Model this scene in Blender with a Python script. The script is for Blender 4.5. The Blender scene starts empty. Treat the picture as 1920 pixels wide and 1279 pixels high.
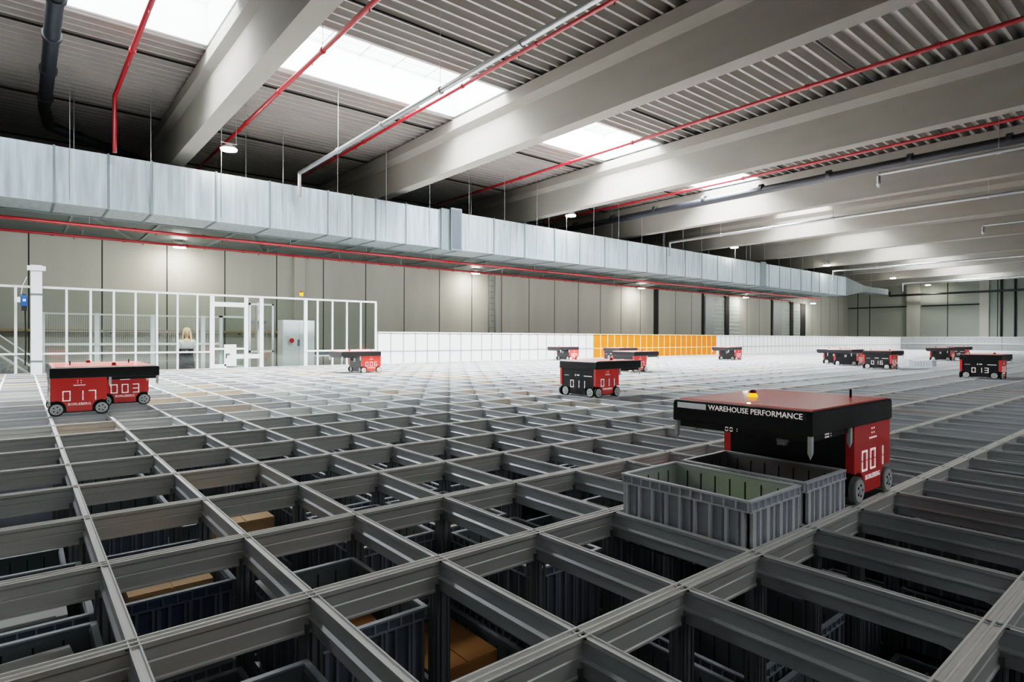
import bpy, math, random
from mathutils import Vector, Matrix
rnd = random.Random(7)
COL = bpy.context.scene.collection
PI = math.pi
# ------------------------------------------------------------------ units
CA, CB = 0.4798, 0.7146          # grid pitch along x and along y
CAM = Vector((-1.1899, -1.8491, 0.811))

# ------------------------------------------------------------------ materials
def lin(h):
    h = h.lstrip('#'); v = [int(h[i:i+2], 16)/255 for i in (0, 2, 4)]
    return tuple((c/12.92 if c <= .04045 else ((c+.055)/1.055)**2.4) for c in v) + (1,)
def mat(name, col, rough=.5, metal=0., noise=0., scale=8., stretch=(1, 1, 1), bump=0., emis=0., ecol=None, coat=0., rvar=0., spec=None):
    m = bpy.data.materials.new(name); m.use_nodes = True
    nt = m.node_tree; b = nt.nodes['Principled BSDF']; c = lin(col) if isinstance(col, str) else col
    b.inputs['Base Color'].default_value = c
    b.inputs['Roughness'].default_value = rough; b.inputs['Metallic'].default_value = metal
    if spec is not None: b.inputs['Specular IOR Level'].default_value = spec
    if coat: b.inputs['Coat Weight'].default_value = coat; b.inputs['Coat Roughness'].default_value = .05
    if emis:
        b.inputs['Emission Color'].default_value = lin(ecol) if ecol else c
        b.inputs['Emission Strength'].default_value = emis
    if noise or bump or rvar:
        tc = nt.nodes.new('ShaderNodeTexCoord'); mp = nt.nodes.new('ShaderNodeMapping'); no = nt.nodes.new('ShaderNodeTexNoise')
        mp.inputs['Scale'].default_value = stretch; no.inputs['Scale'].default_value = scale; no.inputs['Detail'].default_value = 5
        nt.links.new(tc.outputs['Object'], mp.inputs['Vector']); nt.links.new(mp.outputs[0], no.inputs['Vector'])
        if noise:
            cr = nt.nodes.new('ShaderNodeMapRange'); cr.inputs['From Min'].default_value = .3; cr.inputs['From Max'].default_value = .7
            cr.inputs['To Min'].default_value = 1-noise; cr.inputs['To Max'].default_value = 1+noise*.6
            mx = nt.nodes.new('ShaderNodeVectorMath'); mx.operation = 'SCALE'; mx.inputs[0].default_value = c[:3]
            nt.links.new(no.outputs['Fac'], cr.inputs['Value']); nt.links.new(cr.outputs[0], mx.inputs['Scale']); nt.links.new(mx.outputs[0], b.inputs['Base Color'])
        if rvar:
            r2 = nt.nodes.new('ShaderNodeMapRange'); r2.inputs['To Min'].default_value = max(.02, rough-rvar); r2.inputs['To Max'].default_value = rough+rvar
            nt.links.new(no.outputs['Fac'], r2.inputs['Value']); nt.links.new(r2.outputs[0], b.inputs['Roughness'])
        if bump:
            bp = nt.nodes.new('ShaderNodeBump'); bp.inputs['Strength'].default_value = bump; bp.inputs['Distance'].default_value = .02
            nt.links.new(no.outputs['Fac'], bp.inputs['Height']); nt.links.new(bp.outputs[0], b.inputs['Normal'])
    return m
def glassmat(name, tint='#f2f6f4', refl=.10):
    m = bpy.data.materials.new(name); m.use_nodes = True; nt = m.node_tree; nt.nodes.clear()
    o = nt.nodes.new('ShaderNodeOutputMaterial'); t = nt.nodes.new('ShaderNodeBsdfTransparent'); g = nt.nodes.new('ShaderNodeBsdfGlossy')
    t.inputs[0].default_value = lin(tint); g.inputs['Roughness'].default_value = .03
    f = nt.nodes.new('ShaderNodeLayerWeight'); f.inputs[0].default_value = .25
    mr = nt.nodes.new('ShaderNodeMapRange'); mr.inputs['To Min'].default_value = refl*.5; mr.inputs['To Max'].default_value = .6
    nt.links.new(f.outputs['Fresnel'], mr.inputs['Value'])
    mx = nt.nodes.new('ShaderNodeMixShader'); nt.links.new(mr.outputs[0], mx.inputs[0]); nt.links.new(t.outputs[0], mx.inputs[1]); nt.links.new(g.outputs[0], mx.inputs[2])
    nt.links.new(mx.outputs[0], o.inputs[0]); return m
def emat(name, col, s):
    m = bpy.data.materials.new(name); m.use_nodes = True; nt = m.node_tree; nt.nodes.clear()
    o = nt.nodes.new('ShaderNodeOutputMaterial'); e = nt.nodes.new('ShaderNodeEmission'); e.inputs[0].default_value = lin(col); e.inputs[1].default_value = s
    nt.links.new(e.outputs[0], o.inputs[0]); return m
ALU = mat('brushed_aluminium', '#d8dcdf', .42, .3, .07, 6, (1, 1, 6), rvar=.08)
ALUT = mat('rail_top_lit', '#fbf8f0', .35, .0)  # rail tops painted whiter, the light they catch put into the colour
ALUX = mat('rail_aluminium', '#dddbd5', .40, .3, .06, 5, (.5, 6, 6), rvar=.08)
POSTM = mat('post_aluminium', '#8f9293', .45, .5, .1, 4, (6, 6, .5))
BINM = mat('grey_bin_plastic', '#bdc2cb', .42, 0, .05, 3)
BINB = mat('blue_grey_bin_plastic', '#5d6a82', .42, 0, .05, 3)
BINR = mat('bin_rib_lit', '#f2f4f7', .4)  # ribs and rims paler than the walls, local light painted in
BIND = mat('bin_groove', '#14171a', .6)
BINI = mat('bin_inside_lit', '#d3d9d7', .5, 0, .06, 3)  # inside paled, light from above put into the colour
CARD = mat('kraft_cardboard', '#b07c40', .85, 0, .1, 6)
CARDL = mat('light_cardboard', '#c9a57c', .85, 0, .1, 6)
PAPER = mat('white_paper', '#d8d8d4', .8, 0, .04, 8)
LIME = mat('lime_foil', '#c2dc5c', .5, 0, .1, 12)
YEL = mat('yellow_item', '#d6be4e', .6)
RED = mat('red_panel', '#ff3c36', .28, 0, .04, 2, coat=.35)
REDT = mat('red_cover_sheen', '#ff8074', .4, 0, coat=.3)  # pink tone: bright reflections on the red lid put into the colour
BLK = mat('black_plastic', '#17181b', .38, 0, .1, 5)
BLKS = mat('black_edge_cover', '#1b1b1e', .32, 0, .08, 3)
RUB = mat('black_rubber', '#0e0e0f', .7)
HUB = mat('wheel_hub', '#dde1dd', .45, 0, .06, 30)
HUBG = mat('clear_grey_tyre', '#8c938d', .3, .1, .1, 20)
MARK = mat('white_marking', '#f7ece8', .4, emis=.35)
SILV = mat('satin_steel', '#b9bcbd', .3, .8)
ORL = mat('orange_beacon', '#ff8a1e', .25, emis=2.2, ecol='#ff9a20')
DRED = mat('dark_red_cap', '#8a1a14', .3)
CONC = mat('precast_concrete', '#8d8981', .85, 0, .13, 1.2, (1, .35, 1), bump=.1)
CONW = mat('concrete_wall', '#b5b4aa', .85, 0, .10, .5, (2, 2, .35), bump=.08)
CONE = mat('end_wall_panel', '#9aa096', .8, 0, .05, .4)
JOINT = mat('dark_joint', '#33332f', .9)
DECK = mat('steel_roof_sheet', '#a09d97', .5, .2, .04, 1, (.3, 4, 4))
SEAM = mat('dark_seam', '#0c0c0c', .9)
GALV = mat('galvanised_sheet', '#cddde4', .36, .65, .26, 3, (3, 3, .22), rvar=.12)
GALD = mat('duct_flange', '#7d898d', .45, .6)
GALU = mat('galvanised_dark', '#66706f', .5, .5, .12, 2)
REDP = mat('red_pipe', '#94121a', .35, coat=.2)
BPIPE = mat('black_pipe', '#1b1e24', .4)
WHT = mat('white_powder_coat', '#eceeee', .4, 0)
WPAN = mat('white_panel', '#e9e9e6', .5, 0, .02, 1)
WGAP = mat('panel_gap', '#9b9d9e', .6)
ORP = mat('orange_panel', '#f0640a', .5, 0, .05, .6)
ORG = mat('pale_yellow_rail', '#ffd28a', .45)
GPAN = mat('grey_panel', '#a7aaa9', .45, .3, .04, 1)
GLASS = glassmat('partition_glass')
PANE = emat('skylight_panel', '#f6faff', 6.)
PANE2 = emat('skylight_panel_dim', '#f2f6ff', .4)
SHAFT = mat('skylight_shaft', '#eef1f1', .6)
BAR = mat('skylight_bar_glow', '#a9adb0', .5, emis=.45)  # bars given a slight glow to stay grey against the bright panes
LAMP = emat('lamp_diffuser', '#fff8ea', 160.)
LMET = mat('lamp_housing', '#d9d9d6', .4, .2)
FLO = mat('hall_floor', '#4a4a48', .8, 0, .1, .6)
SKIN = mat('skin', '#f6c6ae', .55); HAIR = mat('blond_hair', '#f4deaa', .6, 0, .2, 30, (1, 1, .2)); BLOUSE = mat('white_blouse', '#fbfafa', .8)
DGREY = mat('dark_grey_cloth', '#3c3f46', .85, 0, .1, 10); EYE = mat('eye_dark', '#2a2320', .3); LIP = mat('lips', '#b05048', .5)
BLUE = mat('blue_housing', '#20508f', .4); LOUV = mat('louvre', '#a9b3ac', .5, 0, .05, 3); DARK = mat('dark_slot', '#1a1c1b', .8)
MESHW = mat('mesh_wire', '#d5d8d6', .5); TAN = mat('tan_reflection', '#a8937a', .6); STEPM = mat('stair_grey', '#8d9294', .5, .3)
REDB = mat('red_button', '#c01020', .3)

# ------------------------------------------------------------------ mesh builder
class MB:
    def __init__(s): s.v = []; s.f = []; s.m = []; s.sm = []
    def add(s, vs, fs, m=0, sm=False):
        o = len(s.v); s.v += [tuple(v) for v in vs]; s.f += [tuple(i+o for i in f) for f in fs]; s.m += [m]*len(fs); s.sm += [sm]*len(fs); return s
    def box(s, x0, x1, y0, y1, z0, z1, m=0):
        if x0 > x1: x0, x1 = x1, x0
        if y0 > y1: y0, y1 = y1, y0
        if z0 > z1: z0, z1 = z1, z0
        return s.add([(x0, y0, z0), (x1, y0, z0), (x1, y1, z0), (x0, y1, z0), (x0, y0, z1), (x1, y0, z1), (x1, y1, z1), (x0, y1, z1)],
                     [(0, 3, 2, 1), (4, 5, 6, 7), (0, 1, 5, 4), (1, 2, 6, 5), (2, 3, 7, 6), (3, 0, 4, 7)], m)
    def prism(s, axis, poly, a0, a1, m=0, caps=True):
        n = len(poly)
        P = {'x': lambda a, p: (a, p[0], p[1]), 'y': lambda a, p: (p[0], a, p[1]), 'z': lambda a, p: (p[0], p[1], a)}[axis]
        vs = [P(a0, p) for p in poly]+[P(a1, p) for p in poly]
        fs = [(i, (i+1) % n, n+(i+1) % n, n+i) for i in range(n)]
        if caps: fs += [tuple(range(n-1, -1, -1)), tuple(range(n, 2*n))]
        return s.add(vs, fs, m)
    def cyl(s, p0, p1, r, n=12, m=0, r2=None, caps=True):
        p0 = Vector(p0); p1 = Vector(p1); r2 = r if r2 is None else r2; d = (p1-p0).normalized()
        u = d.orthogonal().normalized(); w = d.cross(u)
        vs = [p0+(u*math.cos(2*PI*i/n)+w*math.sin(2*PI*i/n))*r for i in range(n)]+[p1+(u*math.cos(2*PI*i/n)+w*math.sin(2*PI*i/n))*r2 for i in range(n)]
        s.add(vs, [(i, (i+1) % n, n+(i+1) % n, n+i) for i in range(n)], m, True)
        if caps: s.add(vs, [tuple(range(n-1, -1, -1)), tuple(range(n, 2*n))], m)
        return s
    def tube(s, pts, r, n=10, m=0):
        for a, b in zip(pts, pts[1:]): s.cyl(a, b, r, n, m)
        for p in pts[1:-1]: s.ball(p, r, r, r, m, 8, 6)
        return s
    def ball(s, c, rx, ry, rz, m=0, n=14, k=9, z0=-1.):
        vs = []; fs = []
        for j in range(k+1):
            t = -PI/2+PI*j/k; zz = max(math.sin(t), z0); q = math.cos(t)
            for i in range(n): vs.append((c[0]+rx*q*math.cos(2*PI*i/n), c[1]+ry*q*math.sin(2*PI*i/n), c[2]+rz*zz))
        for j in range(k):
            for i in range(n): fs.append((j*n+i, j*n+(i+1) % n, (j+1)*n+(i+1) % n, (j+1)*n+i))
        return s.add(vs, fs, m, True)
    def mesh(s, name, mats):
        me = bpy.data.meshes.new(name); me.from_pydata(s.v, [], s.f)
        mats = mats if isinstance(mats, (list, tuple)) else [mats]
        for x in mats: me.materials.append(x)
        me.polygons.foreach_set('material_index', s.m); me.polygons.foreach_set('use_smooth', s.sm); me.validate(); me.update(); return me
    def obj(s, name, mats, parent=None, bevel=0.):
        o = bpy.data.objects.new(name, s.mesh(name, mats)); COL.objects.link(o)
        if parent: o.parent = parent
        if bevel:
            b = o.modifiers.new('bevel', 'BEVEL'); b.width = bevel; b.segments = 2; b.limit_method = 'ANGLE'
        return o
def tag(o, label=None, cat=None, group=None, kind=None):
    if label: o['label'] = label
    if cat: o['category'] = cat
    if group: o['group'] = group
    if kind: o['kind'] = kind
    return o
def empty(name, loc=(0, 0, 0), rz=0., **k):
    o = bpy.data.objects.new(name, None); COL.objects.link(o); o.location = loc; o.rotation_euler = (0, 0, rz); o.empty_display_size = .1
    return tag(o, **k)
def copy_tree(o, parent=None):
    c = o.copy(); COL.objects.link(c); c.parent = parent
    for ch in list(o.children): copy_tree(ch, c)
    return c
def struct(mb, name, mats): return tag(mb.obj(name, mats), kind='structure')
def text_mesh(txt, size, width=None, ext=.001):
    cu = bpy.data.curves.new('txt', 'FONT'); cu.body = txt; cu.size = size; cu.extrude = ext; cu.align_x = 'CENTER'; cu.align_y = 'CENTER'; cu.resolution_u = 2
    o = bpy.data.objects.new('txt', cu); COL.objects.link(o)
    dg = bpy.context.evaluated_depsgraph_get(); dg.update(); me = bpy.data.meshes.new_from_object(o.evaluated_get(dg))
    bpy.data.objects.remove(o)
    vs = [v.co.copy() for v in me.vertices]; fs = [tuple(p.vertices) for p in me.polygons]; bpy.data.meshes.remove(me)
    if width and vs:
        w = max(v.x for v in vs)-min(v.x for v in vs); k = width/w
        for v in vs: v.x *= k
    return vs, fs
def put_text(mb, data, o, u, v, n, m=0):
    o, u, v, n = Vector(o), Vector(u), Vector(v), Vector(n)
    mb.add([o+u*p.x+v*p.y+n*p.z for p in data[0]], data[1], m)

# ------------------------------------------------------------------ hall shell
XW0, XW1, YW0, YW1, ZF, ZC = -11., 58.5, -13., 20.75, -5.4, 6.66
struct(MB().box(XW0, XW1, YW0, YW1, ZF-.2, ZF), 'floor', FLO)
mb = MB().box(XW0-.3, XW1+.3, YW1, YW1+.3, ZF, 7.4)
for x in [-1.0+1.79*k for k in range(-5, 33)]:
    if x < XW1: mb.box(x-.018, x+.018, YW1-.004, YW1+.01, ZF, 6.6, 1)
struct(mb, 'wall_back', [CONW, JOINT])
struct(MB().box(XW0-.3, XW1+.3, YW0-.3, YW0, ZF, 7.4), 'wall_front', [mat('dimmed_front_wall', '#5a5854', .9)])  # unseen wall coloured dark as if unlit, cuts bounce on the foreground
struct(MB().box(XW0-.3, XW0, YW0, YW1, ZF, 7.4), 'wall_left', [CONW])
struct(MB().box(XW1, XW1+.3, YW0, YW1, ZF, 7.4), 'wall_right', [CONE])
# pilasters and dark channels on the walls
ti = 0
def trim(mb, mats, label=None):
    global ti; ti += 1
    return tag(mb.obj('trim_%d' % ti, mats), label, kind='structure')
trim(MB().box(6.75, 7.15, YW1-.2, YW1, ZF, 6.6), CONW)
for x0, x1 in ((28.95, 29.35), (34.2, 34.42), (43.75, 43.98)): trim(MB().box(x0, x1, YW1-.05, YW1, ZF, 6.5), DARK)
for y0, y1 in ((14.9, 15.9), (10.2, 10.8)): trim(MB().box(XW1-.3, XW1, y0, y1, ZF, 6.5), CONW)
for y0, y1 in ((15.95, 20.7), (10.85, 14.85)): trim(MB().box(XW1-.06, XW1, y0, y1, 3.62, 3.72), DARK)
for y in (9.7, 13.0, 18.9, 19.9): trim(MB().box(XW1-.02, XW1, y-.03, y+.03, ZF, 6.5), JOINT)

SKY = (9.15, 11.3); SKYB = (-9.4, -6.9)
BX0, BP, BW = 1.83, 5.98, .35
def deck(y0, y1):
    pts = []; p = .27; y = y0
    n = int(round((y1-y0)/p)); p = (y1-y0)/n
    mb = MB()
    for k in range(n):
        y = y0+k*p; prof = [(y, ZC+.15), (y+.06, ZC+.15), (y+.10, ZC), (y+.155, ZC), (y+.195, ZC+.15), (y+p, ZC+.15)]
        vs = [(XW0, *q) for q in prof]+[(XW1, *q) for q in prof]
        mb.add(vs, [(i, i+6, i+7, i+1) for i in range(5)])
    return mb
mb = MB()
for a, b in ((YW0, SKYB[0]), (SKYB[1], SKY[0]), (SKY[1], YW1)):
    d = deck(a, b); mb.add(d.v, d.f)
mb.box(XW0, XW1, YW0, SKYB[0]-.06, 6.9, 7.0); mb.box(XW0, XW1, SKYB[1]+.06, SKY[0]-.06, 6.9, 7.0); mb.box(XW0, XW1, SKY[1]+.06, YW1, 6.9, 7.0)
struct(mb, 'ceiling', DECK)
for y in (-1.3, 3.3, 7.87, 12.45, 16.5, 20.5): trim(MB().box(XW0, XW1, y-.02, y+.02, ZC-.012, ZC+.02), SEAM)
# skylights: white shaft, translucent panels on bars
NB = range(-2, 10)
ords = ['first', 'second', 'third', 'fourth', 'fifth', 'sixth', 'seventh', 'eighth', 'ninth', 'tenth']
for row, (sy0, sy1) in enumerate((SKY, SKYB)):
    for k in range(-2, 9):
        x0 = BX0+BP*k+BW+.12; x1 = BX0+BP*(k+1)-.12
        if row and k > 6: continue
        lab = None
        if row == 0 and k >= -1:
            lab = 'white roof skylight between the %s and %s concrete beams from the left' % (ords[max(k, 0)], ords[max(k, 0)+1]) if k >= 0 else 'white roof skylight to the left of the first concrete beam'
        else: lab = 'white roof skylight in the row behind the camera side' if row else 'white roof skylight beyond the left frame edge'
        t = empty('skylight', ((x0+x1)/2, (sy0+sy1)/2, 6.7), label=lab, cat='skylight', group='roof skylights'); W = (x1-x0)/2; D = (sy1-sy0)/2
        s = MB().box(-W-.08, -W, -D-.08, D+.08, 0, .9).box(W, W+.08, -D-.08, D+.08, 0, .9).box(-W, W, -D-.08, -D, 0, .9).box(-W, W, D, D+.08, 0, .9)
        s.obj('shaft', SHAFT, t)
        b = MB()
        for i in range(1, 5): b.box(-W, W, -D+2*D*i/5-.012, -D+2*D*i/5+.012, .80, .83)
        for i in range(1, 6): b.box(-W+2*W*i/6-.02, -W+2*W*i/6+.02, -D, D, .80, .84)
        b.obj('glazing_bar', BAR, t)
        MB().box(-W, W, -D, D, .86, .88).obj('pane', PANE2 if row else PANE, t)
        L = bpy.data.lights.new('daylight', 'AREA'); L.shape = 'RECTANGLE'; L.size = 2*W-.1; L.size_y = 2*D-.1; L.energy = ({-2: 60, -1: 950, 0: 1700, 1: 2400, 2: 2200, 3: 1300}.get(k, 750) if not row else {-1: 60, 0: 250, 1: 230, 2: 150}.get(k, 5)); L.spread = math.radians(140 if row else 130 if k in (1, 2) else 116); L.color = (.92, .96, 1)
        lo = bpy.data.objects.new('daylight', L); COL.objects.link(lo); lo.parent = t; lo.location = (0, 0, .852)
# beams
for k in NB:
    x = BX0+BP*k
    if x > XW1-1: continue
    poly = [(0, 5.37), (BW, 5.37), (BW, 6.2), (BW+.12, 6.36), (BW+.12, ZC-.03), (-.12, ZC-.03), (-.12, 6.36), (0, 6.2)]
    o = MB().prism('y', [(p[0], p[1]) for p in poly], YW0+.03, YW1-.03).obj('concrete_roof_beam', CONC); o.location.x = x
    tag(o, ('%s precast concrete roof beam counted from the left side of the picture' % ords[min(k, 9)]) if k >= 0 else 'precast concrete roof beam out of frame to the left', 'beam', 'precast concrete roof beams', 'thing')

# ------------------------------------------------------------------ pipes, lamps, duct
def spread_parts(name, mb_, m, parent, locs):
    if not locs: return
    me = mb_.mesh(name, m)
    for l in locs:
        o = bpy.data.objects.new(name, me); COL.objects.link(o); o.parent = parent; o.location = l
def pipe(pts, r, m, label, cat='pipe', name='sprinkler_pipe', fit=2.4, drops=True, group=None, rodm=None, ceil=True):
    t = empty(name, pts[0], label=label, cat=cat, group=group); o0 = Vector(pts[0])
    P = [Vector(p)-o0 for p in pts]
    MB().tube(P, r, 12).obj('pipe_run', m, t)
    a, b = P[0], P[1]; L = (b-a).length; d = (b-a).normalized(); n = int(L/fit); Q = [a+d*(i*fit) for i in range(1, n)]
    spread_parts('fitting', MB().cyl(-d*.04, d*.04, r*1.35, 12), m, t, Q)
    if drops: spread_parts('sprinkler_head', MB().cyl((0, 0, -.1), (0, 0, 0), .012, 6), m, t, [q+d*.5 for q in Q])
    if ceil: spread_parts('hanger_rod', MB().cyl((0, 0, r), (0, 0, ZC-o0.z), .006, 6), SILV, t, Q[::2])
    return t
YE = 19.0
for x, z, r, lab in ((.42, 6.15, .045, 'red sprinkler pipe at far left beside the black drain pipe'),
                     (3.1, 6.1, .045, 'red sprinkler pipe just right of the first concrete beam'),
                     (6.22, 6.3, .04, 'red sprinkler pipe running above the silver conduit'),
                     (12.0, 6.3, .045, 'red sprinkler pipe between the second and third beams'),
                     (18.0, 6.35, .045, 'red sprinkler pipe between the third and fourth beams'),
                     (24.35, 6.35, .045, 'red sprinkler pipe between the fourth and fifth beams')):
    pipe([(x, YW0+.2, z), (x, 13.9 if x < 1 else YE, z)] + ([(x, 13.9, 4.9)] if x < 1 else []), r, REDP, lab, group='red sprinkler pipes under the roof')
def conduit(x, y0, y1, lab, far=True, z=5.21):
    pts = [(x, y0, z), (x, y1, z), (x, y1, z-.62)] if far else [(x, y1, z), (x, y0, z), (x, y0, z-.25)]
    pipe(pts, .05, SILV, lab, name='steel_conduit', drops=False, fit=2.2)
conduit(4.56, YW0+.3, 14.0, 'silver conduit with a downward end in front of the duct, nearest one')
conduit(21.1, YW0+.3, 14.0, 'silver conduit ending before the duct beyond the fourth beam', z=5.1)
conduit(38.3, YW0+.3, 14.0, 'silver conduit ending before the far part of the duct', z=5.1)
conduit(51.0, 2.0, 14.0, 'farthest silver conduit, beyond the end of the duct', z=5.1)
pipe([(15.6, 3.8, 5.0), (15.6, YW0+.3, 5.0)], .04, SILV, 'silver conduit with short drop in front of the fourth beam', name='steel_conduit', drops=False)
pipe([(26.7, 4.0, 5.1), (26.7, YW0+.3, 5.1)], .04, SILV, 'silver conduit with short drop at the right picture edge', name='steel_conduit', drops=False)
for x, y, z in ((15.6, 3.8, 5.0), (26.7, 4.0, 5.1)):
    t = empty('conduit_drop', (x, y, z-.045), label='short silver conduit nozzle dropping near the %s beam' % ('fourth' if x < 20 else 'sixth'), cat='conduit')
    MB().cyl((0, 0, 0), (0, 0, -.2), .04, 10).obj('tube', SILV, t); MB().cyl((0, 0, -.2), (0, 0, -.28), .055, 10, r2=.03).obj('nozzle', WHT, t)
# black drain pipes
t = empty('drain_pipe', (-.75, YW0+.5, 6.25), label='thick black drain pipe with bend at the top left', cat='pipe')
P = [Vector((0, 0, 0)), Vector((.0, 28.6, 0)), Vector((.1, 29.0, -.3)), Vector((2.3, 30.5, -.42))]
MB().tube(P, .125, 16).obj('pipe_run', BPIPE, t)
spread_parts('coupling', MB().cyl((0, -.06, 0), (0, .06, 0), .155, 16), BPIPE, t, [(0, y, 0) for y in (17.6, 19.2, 21, 22.6, 24.2, 26, 27.8)])
d = (P[3]-P[2]).normalized()*.06
spread_parts('coupling', MB().cyl(-d, d, .15, 16), BPIPE, t, [P[2].lerp(P[3], q) for q in (.3, .6, .85)])
t = empty('drain_pipe', (18.3, YW0+.5, 5.95), label='black drain pipe with red pipe above it, right of the third beam', cat='pipe')
MB().tube([Vector((0, 0, 0)), Vector((0, 31.5, -.1))], .13, 14).obj('pipe_run', BPIPE, t)
spread_parts('coupling', MB().cyl((0, -.06, 0), (0, .06, 0), .16, 14), BPIPE, t, [(0, 1+2.2*k, -.01) for k in range(14)])
t = empty('drain_pipe', (57.6, 17.0, 4.62), label='black pipe running along the far end wall under the roof', cat='pipe')
MB().tube([Vector((0, 0, .35)), Vector((0, 0, 0)), Vector((0, -28, 0))], .09, 10).obj('pipe_run', BPIPE, t)
for i, y in enumerate((9.45, 8.6)):
    t = empty('wall_pipe', (58.35, y, ZF), label='black vertical pipe on the end wall, %s of the pair' % ('left' if i == 0 else 'right'), cat='pipe')
    MB().cyl((0, 0, 0), (0, 0, 11.5), .07, 10).obj('pipe_run', BPIPE, t)

def lamp(x, y, z, top, label):
    t = empty('pendant_lamp', (x, y, z), label=label, cat='lamp', group='ceiling lamps')
    MB().cyl((0, 0, .03), (0, 0, .09), .2, 24, r2=.16).cyl((0, 0, .09), (0, 0, .16), .08, 16).box(-.19, .19, -.015, .015, .16, .18).obj('housing', LMET, t)
    MB().cyl((0, 0, 0), (0, 0, .03), .185, 24).obj('diffuser', LAMP, t)
    MB().cyl((-.17, 0, .16), (-.17, 0, top-z), .008, 6).cyl((.17, 0, .16), (.17, 0, top-z), .008, 6).obj('suspension_rod', SILV, t)
for i, x in enumerate((2.8, 14.84, 26.54, 37.4, 48.9, 57.0)):
    lamp(x, 14.0, 5.46-.03*i, ZC, 'round high bay lamp above the duct, %s from the left' % ords[i])
for i, x in enumerate((2.82, 14.79, 26.8, 38.6, 49.4)):
    lamp(x, 20.0, 3.74, 3.95, 'round lamp hanging below the service deck by the wall, %s from the left' % ords[i])

# duct
DY0, DY1, DZ0, DZ1 = 14.25, 15.5, 3.7, 4.92
t = empty('ventilation_duct', (0, DY0, DZ0), label='long rectangular galvanised ventilation duct crossing the hall', cat='duct')
seams = [-4.2, -2.9, -1.7, -.63, .34, 1.18, 2.57, 3.87, 5.45, 6.17, 6.91, 7.93, 9.14, 9.95, 11.35, 12.76, 14.24, 15.59, 17.05, 18.46, 19.79, 21.22, 22.66, 24.02, 25.4, 26.77, 28.19, 29.07, 30.58, 31.8, 33.15, 34.43, 35.85, 36.96, 38.3, 39.6, 41.0]
for a, b in zip(seams, seams[1:]):
    s = MB().box(a+.012, b-.012, 0, 1.25, 0, DZ1-DZ0)
    d = .0
    n = max(1, int((b-a)/.32))
    for i in range(1, n): s.box(a+(b-a)*i/n-.006, a+(b-a)*i/n+.006, -.004, .01, .03, DZ1-DZ0-.03)
    s.obj('duct_section', GALV, t)
w = .022; spread_parts('joint_flange', MB().box(-w, w, -.02, 1.27, -.02, 0).box(-w, w, -.02, 1.27, DZ1-DZ0, DZ1-DZ0+.02).box(-w, w, -.02, 0, -.02, DZ1-DZ0+.02), GALD, t, [(a, 0, 0) for a in seams])
MB().box(9.18, 9.5, -.05, 0, -.05, DZ1-DZ0+.05).box(9.5, 9.92, -.14, 0, -.05, DZ1-DZ0+.1).obj('damper_box', GALD, t)
MB().box(9.54, 9.88, -.15, -.12, 0, DZ1-DZ0+.04).obj('damper_cover', mat('damper_grey', '#596069', .4, .5), t)
MB().box(29.6, 30.1, -.1, 0, -.03, DZ1-DZ0+.06).obj('damper_box', GALD, t)
tp = MB(); q0 = [(0, 0), (1.25, 0), (1.25, 1.22), (0, 1.22)]; q1 = [(.1, .45), (1.0, .45), (1.0, .85), (.1, .85)]
tp.add([(41.01, *p) for p in q0]+[(44.5, *p) for p in q1]+[(49, *p) for p in q1], [(i, (i+1) % 4, 4+(i+1) % 4, 4+i) for i in range(4)]+[(4+i, 4+(i+1) % 4, 8+(i+1) % 4, 8+i) for i in range(4)]+[(8, 9, 10, 11)])
tp.obj('taper_section', GALU, t)
onbeam = lambda x: not .6 < (x-BX0+20*BP) % BP < 5.7
spread_parts('hanger_rod', MB().cyl((0, -.03, .1), (0, -.03, ZC-DZ0), .007, 5), SILV, t, [(-3.4+1.52*k, 0, 0) for k in range(33) if not onbeam(-3.4+1.52*k)])
# service deck between duct and wall
t = empty('suspended_service_deck', (0, 15.6, 3.95), label='low suspended steel service deck between the duct and the back wall', cat='deck')
MB().box(-9, 45, 0, 5.1, .0, .05).obj('deck_sheet', GALU, t)
spread_parts('cross_member', MB().box(0, .06, 0, 5.1, -.05, 0), GALD, t, [(-8.0+1.95*k, 0, 0) for k in range(27)])
spread_parts('long_member', MB().box(-9, 45, -.03, .03, -.11, -.05), GALD, t, [(0, y, 0) for y in (.1, 1.0, 2.6, 4.7)])
bd = MB()
for k in (0,):
    x = 0; bd.add([(x, 0, -.12), (x+.05, 0, -.12), (x+1.9, 4.8, -.12), (x+1.85, 4.8, -.12), (x, 0, -.08), (x+.05, 0, -.08), (x+1.9, 4.8, -.08), (x+1.85, 4.8, -.08)],
                         [(0, 3, 2, 1), (4, 5, 6, 7), (0, 1, 5, 4), (1, 2, 6, 5), (2, 3, 7, 6), (3, 0, 4, 7)])
spread_parts('diagonal_brace', bd, GALU, t, [(-8+3.9*k, 0, 0) for k in range(13)])
spread_parts('hanger_rod', MB().cyl((0, 0, .05), (0, 0, ZC-3.95), .012, 6), SILV, t, [(-8+3.9*k, y, 0) for k in range(14) for y in (.2, 4.9) if not onbeam(-8+3.9*k)])
for y, z, lab in ((17.1, 3.72, 'upper red sprinkler pipe below the service deck'), (19.35, 3.72, 'lower red sprinkler pipe below the service deck, nearer the wall')):
    tt = pipe([(-9, y, z), (44, y, z)], .04, REDP, lab, fit=1.7, ceil=False, group='red pipes under the service deck')
    spread_parts('pipe_hanger', MB().cyl((0, 0, .03), (0, 0, .2), .008, 6), SILV, tt, [(1.4+2.6*k, 0, 0) for k in range(20)])

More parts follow.
